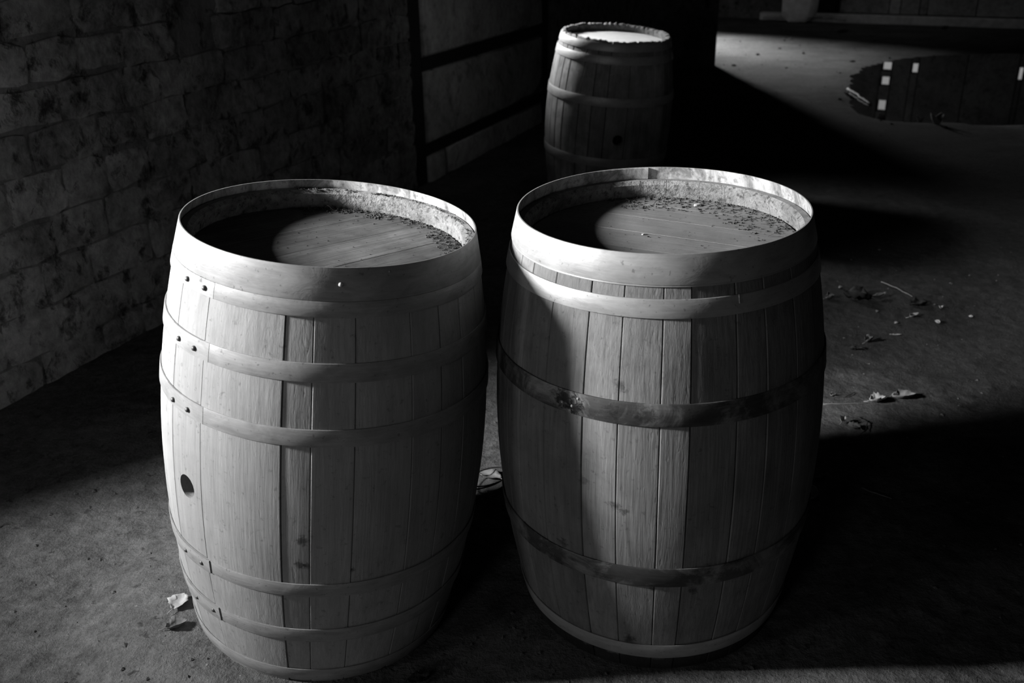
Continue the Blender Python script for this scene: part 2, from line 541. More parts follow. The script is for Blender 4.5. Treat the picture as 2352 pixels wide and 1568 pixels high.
# ------------------------------------------------------------------ barrels
def prof(B, z):
    t = 2*z/B['h']-1
    return B['r'] + (B['b']-B['r'])*(1-t*t)

def cyl(B, th, z, off=0.0):
    r = prof(B, z)+off; t = rad(th)
    return (r*math.cos(t), r*math.sin(t), z)

def stave(B, a0, a1, z0, z1, off, gap, mat, root, tone, wav=0.0, bung=None):
    n = max(2, int((a1-a0)/2.2)); nz = 30
    r0 = B['b']
    g = math.degrees(gap/2/r0)
    A0, A1 = a0+g, a1-g
    ch = math.degrees(0.0018/r0)
    ang = [A0, A0+ch] + [A0+ch+(A1-A0-2*ch)*i/n for i in range(1, n)] + [A1-ch, A1]
    zs = [z0, z0+0.004] + [z0+0.004+(z1-z0-0.012)*i/nz for i in range(1, nz)] + [z1-0.008, z1]
    na = len(ang)
    V, Fc = [], []
    top = [wav*mn.noise((th*0.35, B['c'][0]*9, 3.1)) for th in ang]
    for k, zz in enumerate(zs):
        for i, th in enumerate(ang):
            o = off + (-0.0016 if i in (0, na-1) else 0) + (-0.002 if k in (0, len(zs)-1) else 0)
            o += 0.0006*mn.noise((th*0.3, zz*7, a0))
            zq = zz + (top[i] if k >= len(zs)-2 else 0)
            V.append(cyl(B, th, zq, o))
    ni = len(V)
    TH = 0.026
    for k, zz in enumerate(zs):
        for i, th in enumerate(ang):
            thick = TH
            if k == len(zs)-1: thick = TH*0.62     # bevelled chime
            zq = zz + (top[i] if k >= len(zs)-2 else 0)
            V.append(cyl(B, th, zq, -thick))
    nk = len(zs)
    for k in range(nk-1):
        for i in range(na-1):
            a = k*na+i
            Fc.append((a, a+1, a+na+1, a+na)); b = ni+a
            Fc.append((b, b+na, b+na+1, b+1))
        a = k*na; Fc.append((a, a+na, ni+a+na, ni+a))
        a = k*na+na-1; Fc.append((a, ni+a, ni+a+na, a+na))
    for i in range(na-1):
        Fc.append((i, ni+i, ni+i+1, i+1))
        a = (nk-1)*na+i; Fc.append((a, a+1, ni+a+1, ni+a))
    o = mesh_obj('stave', V, Fc, mat, root, True)
    o['tone'] = tone
    me = o.data
    me.materials.append(MAT_INSIDE)
    for p in me.polygons:
        if sum(1 for q in p.vertices if q >= ni) >= 3: p.material_index = 1
    # sharp rims keep the long edges crisp
    me.set_sharp_from_angle(angle=rad(40))
    if bung:
        th, zz, rr = bung
        cV, cF = [], []
        p0, p1 = Vector(cyl(B, th, zz, 0.05)), Vector(cyl(B, th, zz, -0.08))
        tube(cV, cF, [p0, p1], [rr, rr], 40)
        cutter = mesh_obj('bung_cutter', cV, cF)
        cutter.parent = root
        bm = bmesh.new(); bm.from_mesh(cutter.data); bmesh.ops.recalc_face_normals(bm, faces=bm.faces); bm.to_mesh(cutter.data); bm.free()
        bm = bmesh.new(); bm.from_mesh(me); bmesh.ops.recalc_face_normals(bm, faces=bm.faces); bm.to_mesh(me); bm.free()
        md = o.modifiers.new('bung', 'BOOLEAN'); md.object = cutter; md.operation = 'DIFFERENCE'; md.solver = 'EXACT'
        dg = bpy.context.evaluated_depsgraph_get(); dg.update()
        new = bpy.data.meshes.new_from_object(o.evaluated_get(dg))
        o.modifiers.clear(); o.data = new
        if not new.materials: new.materials.append(mat)
        new.set_sharp_from_angle(angle=rad(40))
        bpy.data.objects.remove(cutter)
    return o

def rivet_mesh(mat, r=0.0052, h=0.0036):
    V, Fc = [(0, 0, h)], []
    seg = 14
    for k, (q, z_) in enumerate(((0.45, 0.9), (0.8, 0.55), (1.0, 0.0), (1.0, -0.6))):
        for i in range(seg):
            t = 2*PI*i/seg; V.append((r*q*math.cos(t), r*q*math.sin(t), h*z_))
    for i in range(seg): Fc.append((0, 1+i, 1+(i+1) % seg))
    for k in range(3):
        for i in range(seg):
            a, b = 1+k*seg+i, 1+k*seg+(i+1) % seg
            Fc.append((a, a+seg, b+seg, b))
    me = bpy.data.meshes.new('rivet'); me.from_pydata(V, [], Fc); me.update()
    me.polygons.foreach_set('use_smooth', [True]*len(me.polygons))
    me.materials.append(mat); return me

def put_on(me, name, parent, B, th, zz, off):
    o = link_mesh(name, me, parent)
    t = rad(th)
    slope = -(B['b']-B['r'])*2*(2*zz/B['h']-1)*2/B['h']
    nrm = Vector((math.cos(t), math.sin(t), -slope)).normalized()
    o.location = cyl(B, th, zz, off)
    o.rotation_euler = nrm.to_track_quat('Z', 'Y').to_euler()
    return o

def hoop(B, z0, z1, mat, root, lap=None, lapdeg=22, t=0.0028, rivets=(), rme=None, bead=0, wavy=0.0, base_off=0.001, inner=False, lapt=0.9):
    V, Fc = [], []
    def strip(a0, a1, n, off, closed, tt):
        n0 = len(V)
        cols = n if closed else n+1
        for i in range(cols):
            th = a0+(a1-a0)*i/n
            w = wavy*mn.noise((th*0.02, z0*31, 1.7))
            o = off
            if not closed: o = off + 0.0
            for zz, q in ((z0, o), (z0, o+tt*.8), (z0+.0012, o+tt), (z1-.0012, o+tt), (z1, o+tt*.8), (z1, o)):
                V.append(cyl(B, th, zz+w, q))
        m_ = 6
        for i in range(cols if closed else cols-1):
            for k in range(m_):
                a = n0+i*m_+k; b = n0+i*m_+(k+1) % m_
                c = n0+((i+1) % cols)*m_+(k+1) % m_; d = n0+((i+1) % cols)*m_+k
                Fc.append((a, d, c, b))
        if not closed:
            Fc.append(tuple(n0+k for k in range(m_))); Fc.append(tuple(n0+(cols-1)*m_+k for k in range(m_))[::-1])
    strip(0, 360, 144, base_off, True, t)
    if lap is not None:
        strip(lap-lapdeg, lap, 14, base_off+t*0.9, False, t*lapt)
    if bead:
        z0b = z0-0.0035
        zz = (z0b, z0b+0.003)
        oz0, oz1 = z0, z1
        z0, z1 = zz
        strip(0, 360, 144, base_off-0.0005, True, t*0.8)
        z0, z1 = oz0, oz1
    h = mesh_obj('hoop', V, Fc, mat, root, True)
    h.data.set_sharp_from_angle(angle=rad(38))
    if inner:
        h.data.materials.append(MAT_HOOP_IN)
        for p in h.data.polygons:
            c = p.center; nn = p.normal
            if nn.x*c.x + nn.y*c.y < -0.15: p.material_index = 1
    for th, zz in rivets:
        on = lap is not None and lap-lapdeg <= th <= lap
        put_on(rme, 'rivet', h, B, th, zz, base_off + t*(1.9 if on else 1.0) - 0.0004)
    return h

def head_boards(B, zh, R, ang, cuts, mat, root, seed):
    r = random.Random(seed)
    piv = bpy.data.objects
    for a, b in zip(cuts[:-1], cuts[1:]):
        a_, b_ = max(a+0.0003, -R*0.999), min(b-0.0003, R*0.999)
        pts = []
        n = 14
        for i in range(n+1):
            y = a_+(b_-a_)*i/n; pts.append((math.sqrt(max(R*R-y*y, 0)), y))
        for i in range(n, -1, -1):
            y = a_+(b_-a_)*i/n; pts.append((-math.sqrt(max(R*R-y*y, 0)), y))
        V, Fc = [], []
        dz = r.uniform(-0.0003, 0.0003)
        L = len(pts)
        cx = sum(p[0] for p in pts)/L; cy = sum(p[1] for p in pts)/L
        for sx, zz in ((1.0, -0.018), (1.0, -0.0015+dz), (0.0, dz)):
            for p in pts:
                if zz == dz:
                    d = math.hypot(p[0]-cx, p[1]-cy); q = 1-0.0018/max(d, .01)
                    V.append((cx+(p[0]-cx)*q, cy+(p[1]-cy)*q, zz))
                else: V.append((p[0], p[1], zz))
        for lv in range(2):
            for k in range(L):
                Fc.append((lv*L+k, lv*L+(k+1) % L, (lv+1)*L+(k+1) % L, (lv+1)*L+k))
        Fc.append(tuple(2*L+k for k in range(L))); Fc.append(tuple(range(L))[::-1])
        o = mesh_obj('head_board', V, Fc, mat, root)
        o.location = (0, 0, zh); o.rotation_euler = (0, 0, rad(ang))
        o['tone'] = r.uniform(0.75, 1.15)

def barrel(name, B, label):
    root = bpy.data.objects.new(name, None)
    COL.objects.link(root)
    n = Vector(B['n']).normalized()
    x = (Vector((1, 0, 0)) - n.x*n).normalized(); y = n.cross(x)
    mm = Matrix((x, y, n)).transposed().to_4x4()
    mm.translation = (B['c'][0], B['c'][1], 0)
    root.matrix_world = mm
    root.empty_display_size = 0.1
    return tag(root, label, 'barrel', 'wooden wine barrels')

def fill_angles(known, seed):
    """known seams (deg, ascending) completed to a full turn with seams 9-17 deg apart"""
    r = random.Random(seed)
    ks = list(known); end = ks[0]+360
    while end - ks[-1] > 17:
        st = r.uniform(10, 16)
        if end - (ks[-1]+st) < 8: st = (end-ks[-1])/2
        ks.append(ks[-1]+st)
    return ks + [end]

M_ = MatB('dirty_stave_inside', rough=0.9, spec=0.15)
v_ = M_.coord()
q_ = M_.ramp(M_.noise(v_, 16, 6, 0.7, 0.5), [(0.34, 0.07), (0.62, 0.20)])
q_ = M_.math('MULTIPLY', q_, M_.ramp(M_.noise(v_, 75, 4, 0.7), [(0.36, 0.35), (0.48, 1.0)]))
M_.base(q_); M_.bump(M_.noise(v_, 60, 5, 0.7), 0.9, 0.006)
MAT_INSIDE = M_.m
M_ = MatB('hoop_inside', rough=0.6, metal=0.1, spec=0.3)
v_ = M_.coord()
q_ = M_.ramp(M_.noise(M_.scale(v_, (1, 1, 0.5)), 24, 6, 0.7, 0.6), [(0.40, 0.13), (0.58, 0.36)])
q_ = M_.math('MULTIPLY', q_, M_.ramp(M_.noise(v_, 60, 4, 0.7), [(0.36, 0.55), (0.46, 1.0)]))
M_.base(q_); M_.bump(M_.noise(v_, 60, 4, 0.6), 0.3, 0.002)
MAT_HOOP_IN = M_.m

# ---- barrel 1 (front left)
B = BARRELS[0]
W1 = wood_mat('oak_pale', 0.19, 0.27, spots=[(cyl(B, -88.6, 0.405), 0.014, 0.65), (cyl(B, -89.3, 0.348), 0.013, 0.65), (cyl(B, -86.9, 0.346), 0.009, 0.6), (cyl(B, -101, 0.40), 0.006, 0.6), (cyl(B, -72, 0.33), 0.006, 0.6)], bump=0.35, blot=0.16)
H1 = hoop_mat('galvanised_hoop', 0.14, 0.23, spots=[(cyl(B, -129.5, .886), .007, .8), (cyl(B, -126.5, .885), .005, .7)], rough=0.55, metal=0.12)
R1 = rivet_mesh(hoop_mat('hoop_rivet', 0.05, 0.10))
b1 = barrel('wine_barrel', B, 'front left pale oak wine barrel with open round bung hole')
ks = fill_angles([-141.5, -124.6, -95.2, -86.0, -72.5, -53.2, -41.0], 3)
for a, b in zip(ks[:-1], ks[1:]):
    big = abs(a+95.2) < .1
    off = 0.0
    if abs(b+95.2) < .1: off = 0.0016
    if abs(a+86) < .1: off = 0.0008
    gap = 0.0003
    tone = RNG.uniform(0.92, 1.05)
    if abs(a+95.2) < .1: tone = 0.93
    if abs(a+86.0) < .1: tone = 0.9
    if b < -120: tone *= 0.86  # lit-side staves darkened in colour to hold back the strong highlight
    stave(B, a, b, 0.0, 0.930, off+RNG.uniform(-.0003, .0003), gap + (0.0006 if big else 0), W1, b1, tone,
          bung=(-132.7, 0.450, 0.0255) if abs(a+141.5) < .1 else None)
hoop(B, 0.891, 0.950, H1, b1, t=0.0026, inner=True)
hoop(B, 0.8615, 0.8905, H1, b1, lap=-122.5, rivets=((-137.3, .875), (-127, .875)), rme=R1, lapt=0.25)
hoop(B, 0.742, 0.778, H1, b1, lap=-122.0, rivets=((-138, .757), (-128.8, .757)), rme=R1, lapt=0.25)
hoop(B, 0.615, 0.650, H1, b1, lap=-123.0, rivets=((-139.4, .627), (-130.3, .629)), rme=R1, lapt=0.25)
hoop(B, 0.266, 0.299, H1, b1, lap=-122.9, rivets=((-136.9, .280), (-127.2, .281)), rme=R1)
hoop(B, 0.136, 0.173, H1, b1, lap=-122.0, rivets=((-135.9, .154), (-125.4, .156)), rme=R1)
hb = hoop(B, 0.012, 0.045, H1, b1)
tp = [o for o in b1.children if o.name.startswith('hoop')][0]
o = put_on(rivet_mesh(MAT_LID, 0.0045, 0.004), 'nail', tp, B, -77.6, 0.921, 0.003); tag(o, 'bright nail head')
o = put_on(rivet_mesh(hoop_mat('dull_nail', 0.1, 0.2), 0.003, 0.002), 'nail', tp, B, -60.3, 0.940, 0.003)
HW1 = wood_mat('oak_head', 0.07, 0.18, bump=0.35, axis='x', blot=0.5)
head_boards(B, 0.888, 0.2775, 48, [-0.2775, -0.185, -0.098, 0.012, 0.118, 0.2, 0.2775], HW1, b1, 2)
head_boards(B, 0.075, 0.2775, 30, [-0.2775, -0.12, 0.02, 0.14, 0.2775], HW1, b1, 4)

# ---- barrel 2 (front right)
B = BARRELS[1]
W2 = wood_mat('oak_grey', 0.115, 0.205, spots=[(cyl(B, -110, 0.715), 0.016, 0.5), (cyl(B, -110.5, 0.46), 0.012, 0.6), (cyl(B, -107.5, 0.45), 0.010, 0.6), (cyl(B, -121, 0.50), 0.013, 0.35), (cyl(B, -106, 0.10), 0.014, 0.7), (cyl(B, -130, 0.33), 0.014, 0.55), (cyl(B, -98, 0.26), 0.008, 0.6), (cyl(B, -84, 0.25), 0.012, 0.6)],
              bump=0.55, blot=0.30, worn=0.055)
H2 = hoop_mat('bright_hoop', 0.21, 0.31, rough=0.50, metal=0.3)
H2R = hoop_mat('rusty_hoop', 0.11, 0.21, rust=0.75, spots=[(cyl(B, -128, 0.672), 0.036, 0.9), (cyl(B, -124, 0.655), 0.022, 0.85), (cyl(B, -112, 0.66), 0.02, 0.5), (cyl(B, -101, 0.662), 0.022, 0.6)], rough=0.6)
b2 = barrel('wine_barrel', B, 'front right grey oak wine barrel with dark blotched rusty hoops')
ks = fill_angles([-150.0, -137.0, -122.0, -110.3, -97.3, -88.2, -73.0, -62.0, -48.0], 5)
for a, b in zip(ks[:-1], ks[1:]):
    tone = RNG.uniform(0.9, 1.06); off = RNG.uniform(-.0004, .0004)
    if abs(b+88.2) < .1: off, tone = 0.0005, 1.04
    if abs(a+88.2) < .1: off, tone = -0.0009, 0.80
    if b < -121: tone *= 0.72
    stave(B, a, b, 0.0, 0.931, off, 0.0009 + (0.0009 if abs(a+88.2) < .1 else 0), W2, b2, tone)
hb = hoop(B, 0.906, 0.9598, H2, b2, t=0.003, bead=1, inner=True)
hoop(B, 0.847, 0.881, H2, b2, t=0.003)
hoop(B, 0.642, 0.687, H2R, b2, t=0.003)
hoop(B, 0.268, 0.316, H2R, b2, t=0.003, wavy=0.001)
hoop(B, 0.046, 0.087, H2, b2, t=0.003)
V, Fc = [], []
def inner_lap(B, a0, a1, z0, z1, t):
    n = 10
    for i in range(n+1):
        th = a0+(a1-a0)*i/n
        for zz, q in ((z0, 0.0008), (z0, -t*(1-0.95*i/n)), (z1, -t*(1-0.95*i/n)), (z1, 0.0008)): V.append(cyl(B, th, zz, q))
    for i in range(n):
        for k in range(4):
            a, b = i*4+k, i*4+(k+1) % 4
            Fc.append((a, b, b+4, a+4))
    Fc.append((0, 1, 2, 3)); Fc.append(tuple(n*4+k for k in (3, 2, 1, 0)))
inner_lap(B, 87.7, 112, 0.9325, 0.9590, 0.005)
mesh_obj('hoop_lap', V, Fc, MAT_HOOP_IN, hb)
sp_ = [o for o in b2.children if o.name.startswith('hoop')][1]
V, Fc = [], []; tube(V, Fc, [(0, 0, 0.001), (0.0004, 0.0, 0.0012)], 0.0009, 6)
V, Fc = [], []; tube(V, Fc, [cyl(B, -72.2, 0.866, 0.0042), cyl(B, -72.3, 0.882, 0.0046)], 0.0010, 6)
o = mesh_obj('splinter', V, Fc, MAT_LID, sp_); tag(o, 'pale upright splinter')
for th, zz in ((-129.3, .660), (-125.6, .658), (-123.6, .676)):
    o = put_on(rivet_mesh(MAT_LID, 0.0028, 0.002), 'rivet', [q for q in b2.children if q.name.startswith('hoop')][2], B, th, zz, 0.004)
HW2 = wood_mat('oak_head_dusty', 0.12, 0.185, bump=0.3, axis='x', blot=0.3)
head_boards(B, 0.893, 0.2775, -30, [-0.2775, -0.19, -0.09, 0.005, 0.10, 0.19, 0.2775], HW2, b2, 6)
head_boards(B, 0.075, 0.2775, 10, [-0.2775, -0.1, 0.03, 0.15, 0.2775], HW2, b2, 8)

# ---- barrel 3 (back)
B = BARRELS[2]
W3 = wood_mat('oak_old', 0.19, 0.38, spots=[], bump=0.6, blot=0.5)
H3 = hoop_mat('dull_hoop', 0.27, 0.40)
b3 = barrel('wine_barrel', B, 'farther wine barrel with ragged rim standing behind the front pair')
ks = fill_angles([-141.2, -124.0, -112.0, -99.0, -80.0, -66.0], 9)
for a, b in zip(ks[:-1], ks[1:]):
    seam = abs(b+141.2+(-360)) < .1 or abs(a+141.2) < .1
    stave(B, a, b, 0.0, 0.938+RNG.uniform(-.003, .003), RNG.uniform(-.0012, .0012), 0.003 if not seam else 0.007, W3, b3, RNG.uniform(0.7, 1.1), wav=0.009,
          bung=(-86.3, 0.438, 0.028) if abs(a+99.0) < .1 else None)
hoop(B, 0.889, 0.928, H3, b3, t=0.0028, wavy=0.004, base_off=0.0015)
hoop(B, 0.825, 0.867, H3, b3, t=0.003, base_off=0.0015)
hoop(B, 0.612, 0.659, H3, b3, t=0.003, base_off=0.0015)
hoop(B, 0.286, 0.333, H3, b3, t=0.003, base_off=0.0015)
hoop(B, 0.030, 0.100, H3, b3, t=0.003, base_off=0.0015)
HW3 = wood_mat('oak_head_pale', 0.44, 0.58, bump=0.3, axis='x', blot=0.15)
head_boards(B, 0.902, 0.2755, 20, [-0.2755, -0.15, -0.03, 0.09, 0.18, 0.2755], HW3, b3, 11)
head_boards(B, 0.075, 0.2755, 20, [-0.2755, -0.1, 0.05, 0.2755], HW3, b3, 12)

def on_barrel(B, p):
    n = Vector(B['n']).normalized(); x = (Vector((1, 0, 0))-n.x*n).normalized(); y = n.cross(x)
    return Vector((B['c'][0], B['c'][1], 0)) + x*p[0] + y*p[1] + n*p[2]

# ------------------------------------------------------------------ loose dirt on the two heads
def crumb(V, Fc, p, s, r):
    n0 = len(V)
    base = [(1, 0, 0), (-1, 0, 0), (0, 1, 0), (0, -1, 0), (0, 0, 1), (0, 0, -1)]
    q = r.uniform(0, PI); ca, sa = math.cos(q), math.sin(q)
    k = r.uniform(0.5, 1.6)
    for b_ in base:
        v = Vector(b_)*s*r.uniform(0.6, 1.2)
        v.x *= k; v.z *= 0.6
        V.append((p[0]+ca*v.x-sa*v.y, p[1]+sa*v.x+ca*v.y, p[2]+v.z))
    for f in ((0, 2, 4), (2, 1, 4), (1, 3, 4), (3, 0, 4), (2, 0, 5), (1, 2, 5), (3, 1, 5), (0, 3, 5)):
        Fc.append(tuple(n0+i for i in f))
def head_dirt(B, zh, label, thr, ring, n, seed, ledge=None, straw=30):
    r = random.Random(seed); V, Fc = [], []
    for _ in range(n):
        th = rad(r.uniform(*thr)); clump = 0.5+mn.noise((th*3.2, seed, 0))
        if r.random() > clump*1.3: continue
        rr = ring[1]-(ring[1]-ring[0])*r.random()**1.8*(0.5+clump)
        rr = max(0.02, min(ring[1], rr))
        s = r.uniform(0.0012, 0.0042)
        crumb(V, Fc, on_barrel(B, (rr*math.cos(th), rr*math.sin(th), zh+s*0.35)), s, r)
    for _ in range(n//7):
        th = r.uniform(0, 2*PI); rr = 0.25*math.sqrt(r.random()); s = r.uniform(0.0006, 0.002)
        crumb(V, Fc, on_barrel(B, (rr*math.cos(th), rr*math.sin(th), zh+s*0.35)), s, r)
    for _ in range(straw):
        th = rad(r.uniform(*thr)); rr = r.uniform(ring[0]+.02, ring[1]-0.004); L = r.uniform(0.008, 0.03)
        q = r.uniform(0, 2*PI); up = r.uniform(0.0, 0.35)
        p0 = Vector((rr*math.cos(th), rr*math.sin(th), zh+0.002))
        p2 = p0+Vector((math.cos(q)*L, math.sin(q)*L, up*L))
        if math.hypot(p2.x, p2.y) > 0.272: continue
        p1 = (p0+p2)/2+Vector((0, 0, L*0.15))
        tube(V, Fc, [on_barrel(B, t) for t in (p0, p1, p2)], [0.0006, 0.0007, 0.0004], 4)
    if ledge:
        zl, n2 = ledge
        for _ in range(n2):
            th = rad(r.uniform(thr[0], thr[1])); rr = r.uniform(0.274, 0.288); s = r.uniform(0.001, 0.0035)
            if r.random() > 0.6+1.2*mn.noise((th*5, 3, seed)): continue
            crumb(V, Fc, on_barrel(B, (rr*math.cos(th), rr*math.sin(th), zl+s*0.2)), s, r)
    o = mesh_obj('loose_dirt', V, Fc, MAT_CRUMB)
    return tag(o, label, kind='stuff')
head_dirt(BARRELS[0], 0.888, 'dark crumbs and straw along the far edge of the front left barrel head', (-15, 115), (0.225, 0.274), 900, 21, ledge=(0.931, 320))
head_dirt(BARRELS[1], 0.893, 'dark crumbs scattered on the front right barrel head', (-15, 110), (0.17, 0.272), 800, 22, straw=20)

# ------------------------------------------------------------------ litter on the floor
def leaf(label, x, y, size, rot, curl, mat, seed, asp=0.6, lift=0.0, group=None, stem=True, tilt=0.0, crumple=0.035):
    r = random.Random(seed)
    nu, nv_ = 9, 5
    V, Fc = [], []
    for i in range(nu+1):
        u = i/nu
        w = asp*0.5*math.sin(PI*min(1, u*0.96+0.04))**0.75*(1+0.25*r.uniform(-1, 1))
        for j in range(nv_+1):
            v = j/nv_*2-1
            xx = u-0.5; yy = v*w
            zz = curl*(v*v*w*1.6 + 0.9*(u-0.45)**2) + crumple*(mn.noise((u*4, v*3, seed)) + 0.6*mn.noise((u*9, v*6, seed+9)))
            V.append((xx*size, yy*size, zz*size))
    n1 = len(V); t = 0.0007
    V += [(a, b, c-t) for a, b, c in V]
    for i in range(nu):
        for j in range(nv_):
            a = i*(nv_+1)+j
            Fc.append((a, a+nv_+1, a+nv_+2, a+1)); b = n1+a
            Fc.append((b, b+1, b+nv_+2, b+nv_+1))
    rim = [j for j in range(nv_+1)] + [i*(nv_+1)+nv_ for i in range(1, nu+1)] + \
          [nu*(nv_+1)+j for j in range(nv_-1, -1, -1)] + [i*(nv_+1) for i in range(nu-1, 0, -1)]
    for k in range(len(rim)):
        a, b = rim[k], rim[(k+1) % len(rim)]
        Fc.append((a, b, n1+b, n1+a))
    if stem:
        tube(V, Fc, [(-0.48*size, 0, curl*0.19*size), (-0.62*size, 0.05*size, 0.05*size), (-0.8*size, 0.12*size, 0.03*size)], [0.0011, 0.0009, 0.0007], 5)
    zmin = min(v[2] for v in V)
    V = [(a, b, c-zmin) for a, b, c in V]
    o = mesh_obj('dry_leaf', V, Fc, mat, None, True)
    o.location = (x, y, gz(x, y)+0.0005+lift); o.rotation_euler = (rad(tilt), 0, rad(rot))
    return tag(o, label, 'leaf', group)

def twig(label, pts, r0, mat, name='twig', cat='twig', forks=()):
    V, Fc = [], []
    P = []
    for k in range(len(pts)-1):
        a, b = Vector(pts[k]), Vector(pts[k+1])
        for i in range(5): P.append(a.lerp(b, i/5))
    P.append(Vector(pts[-1]))
    rr = []
    Q = []
    for i, p in enumerate(P):
        j = 0.0 if i in (0, len(P)-1) else r0*0.9
        p = Vector((p.x+RNG.uniform(-j, j), p.y+RNG.uniform(-j, j), p.z))
        Q.append((p.x, p.y, max(gz(p.x, p.y), -0.012)+r0*0.8+p.z)); rr.append(r0*(1-0.5*i/len(P)))
    tube(V, Fc, Q, rr, 6)
    for f in forks:
        q = Vector(Q[f[0]]); tube(V, Fc, [q, q+Vector(f[1])], [r0*.7, r0*.35], 5)
    o0 = Vector(Q[0])
    V = [tuple(Vector(v)-o0) for v in V]
    o = mesh_obj(name, V, Fc, mat, None, True); o.location = o0
    return tag(o, label, cat)

LF = [
 ('small curled leaf with a bright tip, by the right barrel flank, top of the litter', 1.356, 3.806, .045, 20, 1.3, MAT_LEAF_MID, .6, 0),
 ('large crumpled black leaf beside the pale strip leaf', 1.468, 3.790, .115, 160, 1.2, MAT_LEAF_DARK, .75, 0),
 ('narrow pale strip leaf casting a shadow right of the black leaf', 1.566, 3.800, .075, 25, .7, MAT_LEAF_MID, .3, 0.01),
 ('dark leaf lump at the lower end of the thin straight twig', 1.700, 3.715, .075, 10, 1.1, MAT_LEAF_DARK, .7, 0),
 ('pale curled leaf in front of the dark leaf lump', 1.632, 3.592, .052, 30, 1.0, MAT_LEAF_PALE, .45, 0),
 ('pale flat flake of leaf alone in the middle of the right floor', 1.500, 3.418, .036, 0, .3, MAT_LEAF_PALE, .4, 0),
 ('small pale folded leaf left of the flat flake', 1.368, 3.352, .05, 40, 1.2, MAT_LEAF_MID, .6, 0),
 ('small dark leaf nearest the small pale folded leaf', 1.290, 3.272, .045, 170, .9, MAT_LEAF_DARK, .6, 0),
 ('bright pointed leaf, largest pale one on the right floor', 1.216, 2.842, .060, 15, .9, MAT_LEAF_PALE, .6, 0.004),
 ('ragged pale leaf with dark edge just right of the bright pointed leaf', 1.314, 2.868, .085, 5, .8, MAT_LEAF_MID, .5, 0),
 ('upright pale leaf scrap in front of the bright pointed leaf', 1.055, 2.703, .035, 60, 1.2, MAT_LEAF_PALE, .6, 0.006),
 ('mottled leaf scrap touching the upright pale scrap', 1.080, 2.668, .040, 150, 1.1, MAT_LEAF_MID, .6, 0),
 ('fuzzy pale leaf against the flank of the right barrel', 0.885, 2.378, .055, 35, .9, MAT_LEAF_MID, .7, 0),
 ('pale triangular leaf on the lit strip between the two front barrels', -0.072, 2.418, .075, 150, .35, MAT_LEAF_MID, .6, 0),
 ('pale crumpled leaf against the foot of the left barrel', -0.790, 1.818, .056, 80, .35, MAT_LEAF_PALE, .8, 0.004),
 ('dark curled leaf below the pale crumpled one at the left barrel foot', -0.772, 1.742, .050, 30, .8, MAT_LEAF_MID, .6, 0),
 ('dim leaf in the shade in front of the gap between the barrels', -0.216, 1.618, .050, 20, .6, MAT_LEAF_DARK, .6, 0),
]
for k, (lb, x, y, sz, rot, curl, mt, asp, lift) in enumerate(LF):
    leaf(lb, x, y, sz, rot, curl*(0.45 if mt is MAT_LEAF_DARK else 0.8), mt, 40+k, asp, lift, tilt=RNG.uniform(-6, 6), crumple=0.22 if mt is MAT_LEAF_DARK else 0.09)
BITS = [('tiny pale leaf chip farthest up beside the right barrel', 1.442, 3.929, .018), ('tiny pale chip below the large black leaf', 1.503, 3.650, .014),
        ('tiny pale chip right of the dark leaf lump', 1.776, 3.677, .020), ('rounded pale chip in front of the dark leaf lump', 1.695, 3.516, .024),
        ('tiny pale chip farthest right in the litter', 1.854, 3.573, .016), ('tiny pale chip above the flat flake', 1.532, 3.518, .016),
        ('pale chip at the head of the short dark twig', 1.085, 2.900, .022)]
for k, (lb, x, y, sz) in enumerate(BITS):
    leaf(lb, x, y, sz, 37*k, .8, MAT_LEAF_PALE, 80+k, .8, 0.001, stem=False)
twig('thin straight twig ending at the dark leaf lump', [(1.640, 3.985, .004), (1.668, 3.88, .012), (1.694, 3.775, .012)], 0.0022, MAT_TWIG)
twig('short dark twig with a pale chip at its head', [(1.092, 2.897, 0), (1.125, 2.885, .004), (1.165, 2.912, .004)], 0.0022, MAT_TWIG_DARK)
twig('curved dark twig looping round the mottled leaf scrap', [(1.119, 2.745, .002), (1.135, 2.70, .006), (1.112, 2.65, .006), (1.075, 2.612, .002)], 0.002, MAT_TWIG_DARK)
twig('long faint stem lying between the right barrel and the bright leaf', [(1.035, 2.838, .001), (1.11, 2.833, .003), (1.184, 2.839, .001)], 0.0013, MAT_TWIG)
twig('faint stick in the dark right of the right barrel', [(0.985, 2.318, .002), (1.008, 2.29, .003), (1.05, 2.262, .001)], 0.002, MAT_TWIG)
twig('pale branch lying at the edge of the puddle', [(3.225, 9.271, 0), (3.20, 8.95, .006), (3.155, 8.60, .004), (3.16, 8.44, 0)], 0.012, MAT_LEAF_PALE, 'branch', 'branch')
twig('curved pale stick lying along the kerb of the back wall', [(4.05, 15.86, .02), (4.58, 15.58, .06), (4.98, 15.46, .05), (5.16, 15.30, .02)], 0.032, MAT_LEAF_PALE, 'branch', 'branch')
# loop of wire between the front barrels
V, Fc = [], []
pts = []
for i in range(25):
    t = i/24*2*PI
    pts.append((0.075*math.cos(t), 0.036*math.sin(t)+0.012*math.cos(t), 0.012+0.012*math.sin(t*0.5+0.6)))
tube(V, Fc, pts, 0.0022, 6)
pts2 = [(p[0]*0.9+0.012, p[1]*0.85-0.006, p[2]+0.004) for p in pts[12:24]]
tube(V, Fc, pts2, 0.002, 6)
o = mesh_obj('wire_loop', V, Fc, MAT_DARKWOOD, None, True); o.location = (-0.085, 2.378, gz(-0.085, 2.378)+0.001); o.rotation_euler = (0, 0, rad(30))
tag(o, 'dark loop of wire lying between the two front barrels', 'wire')
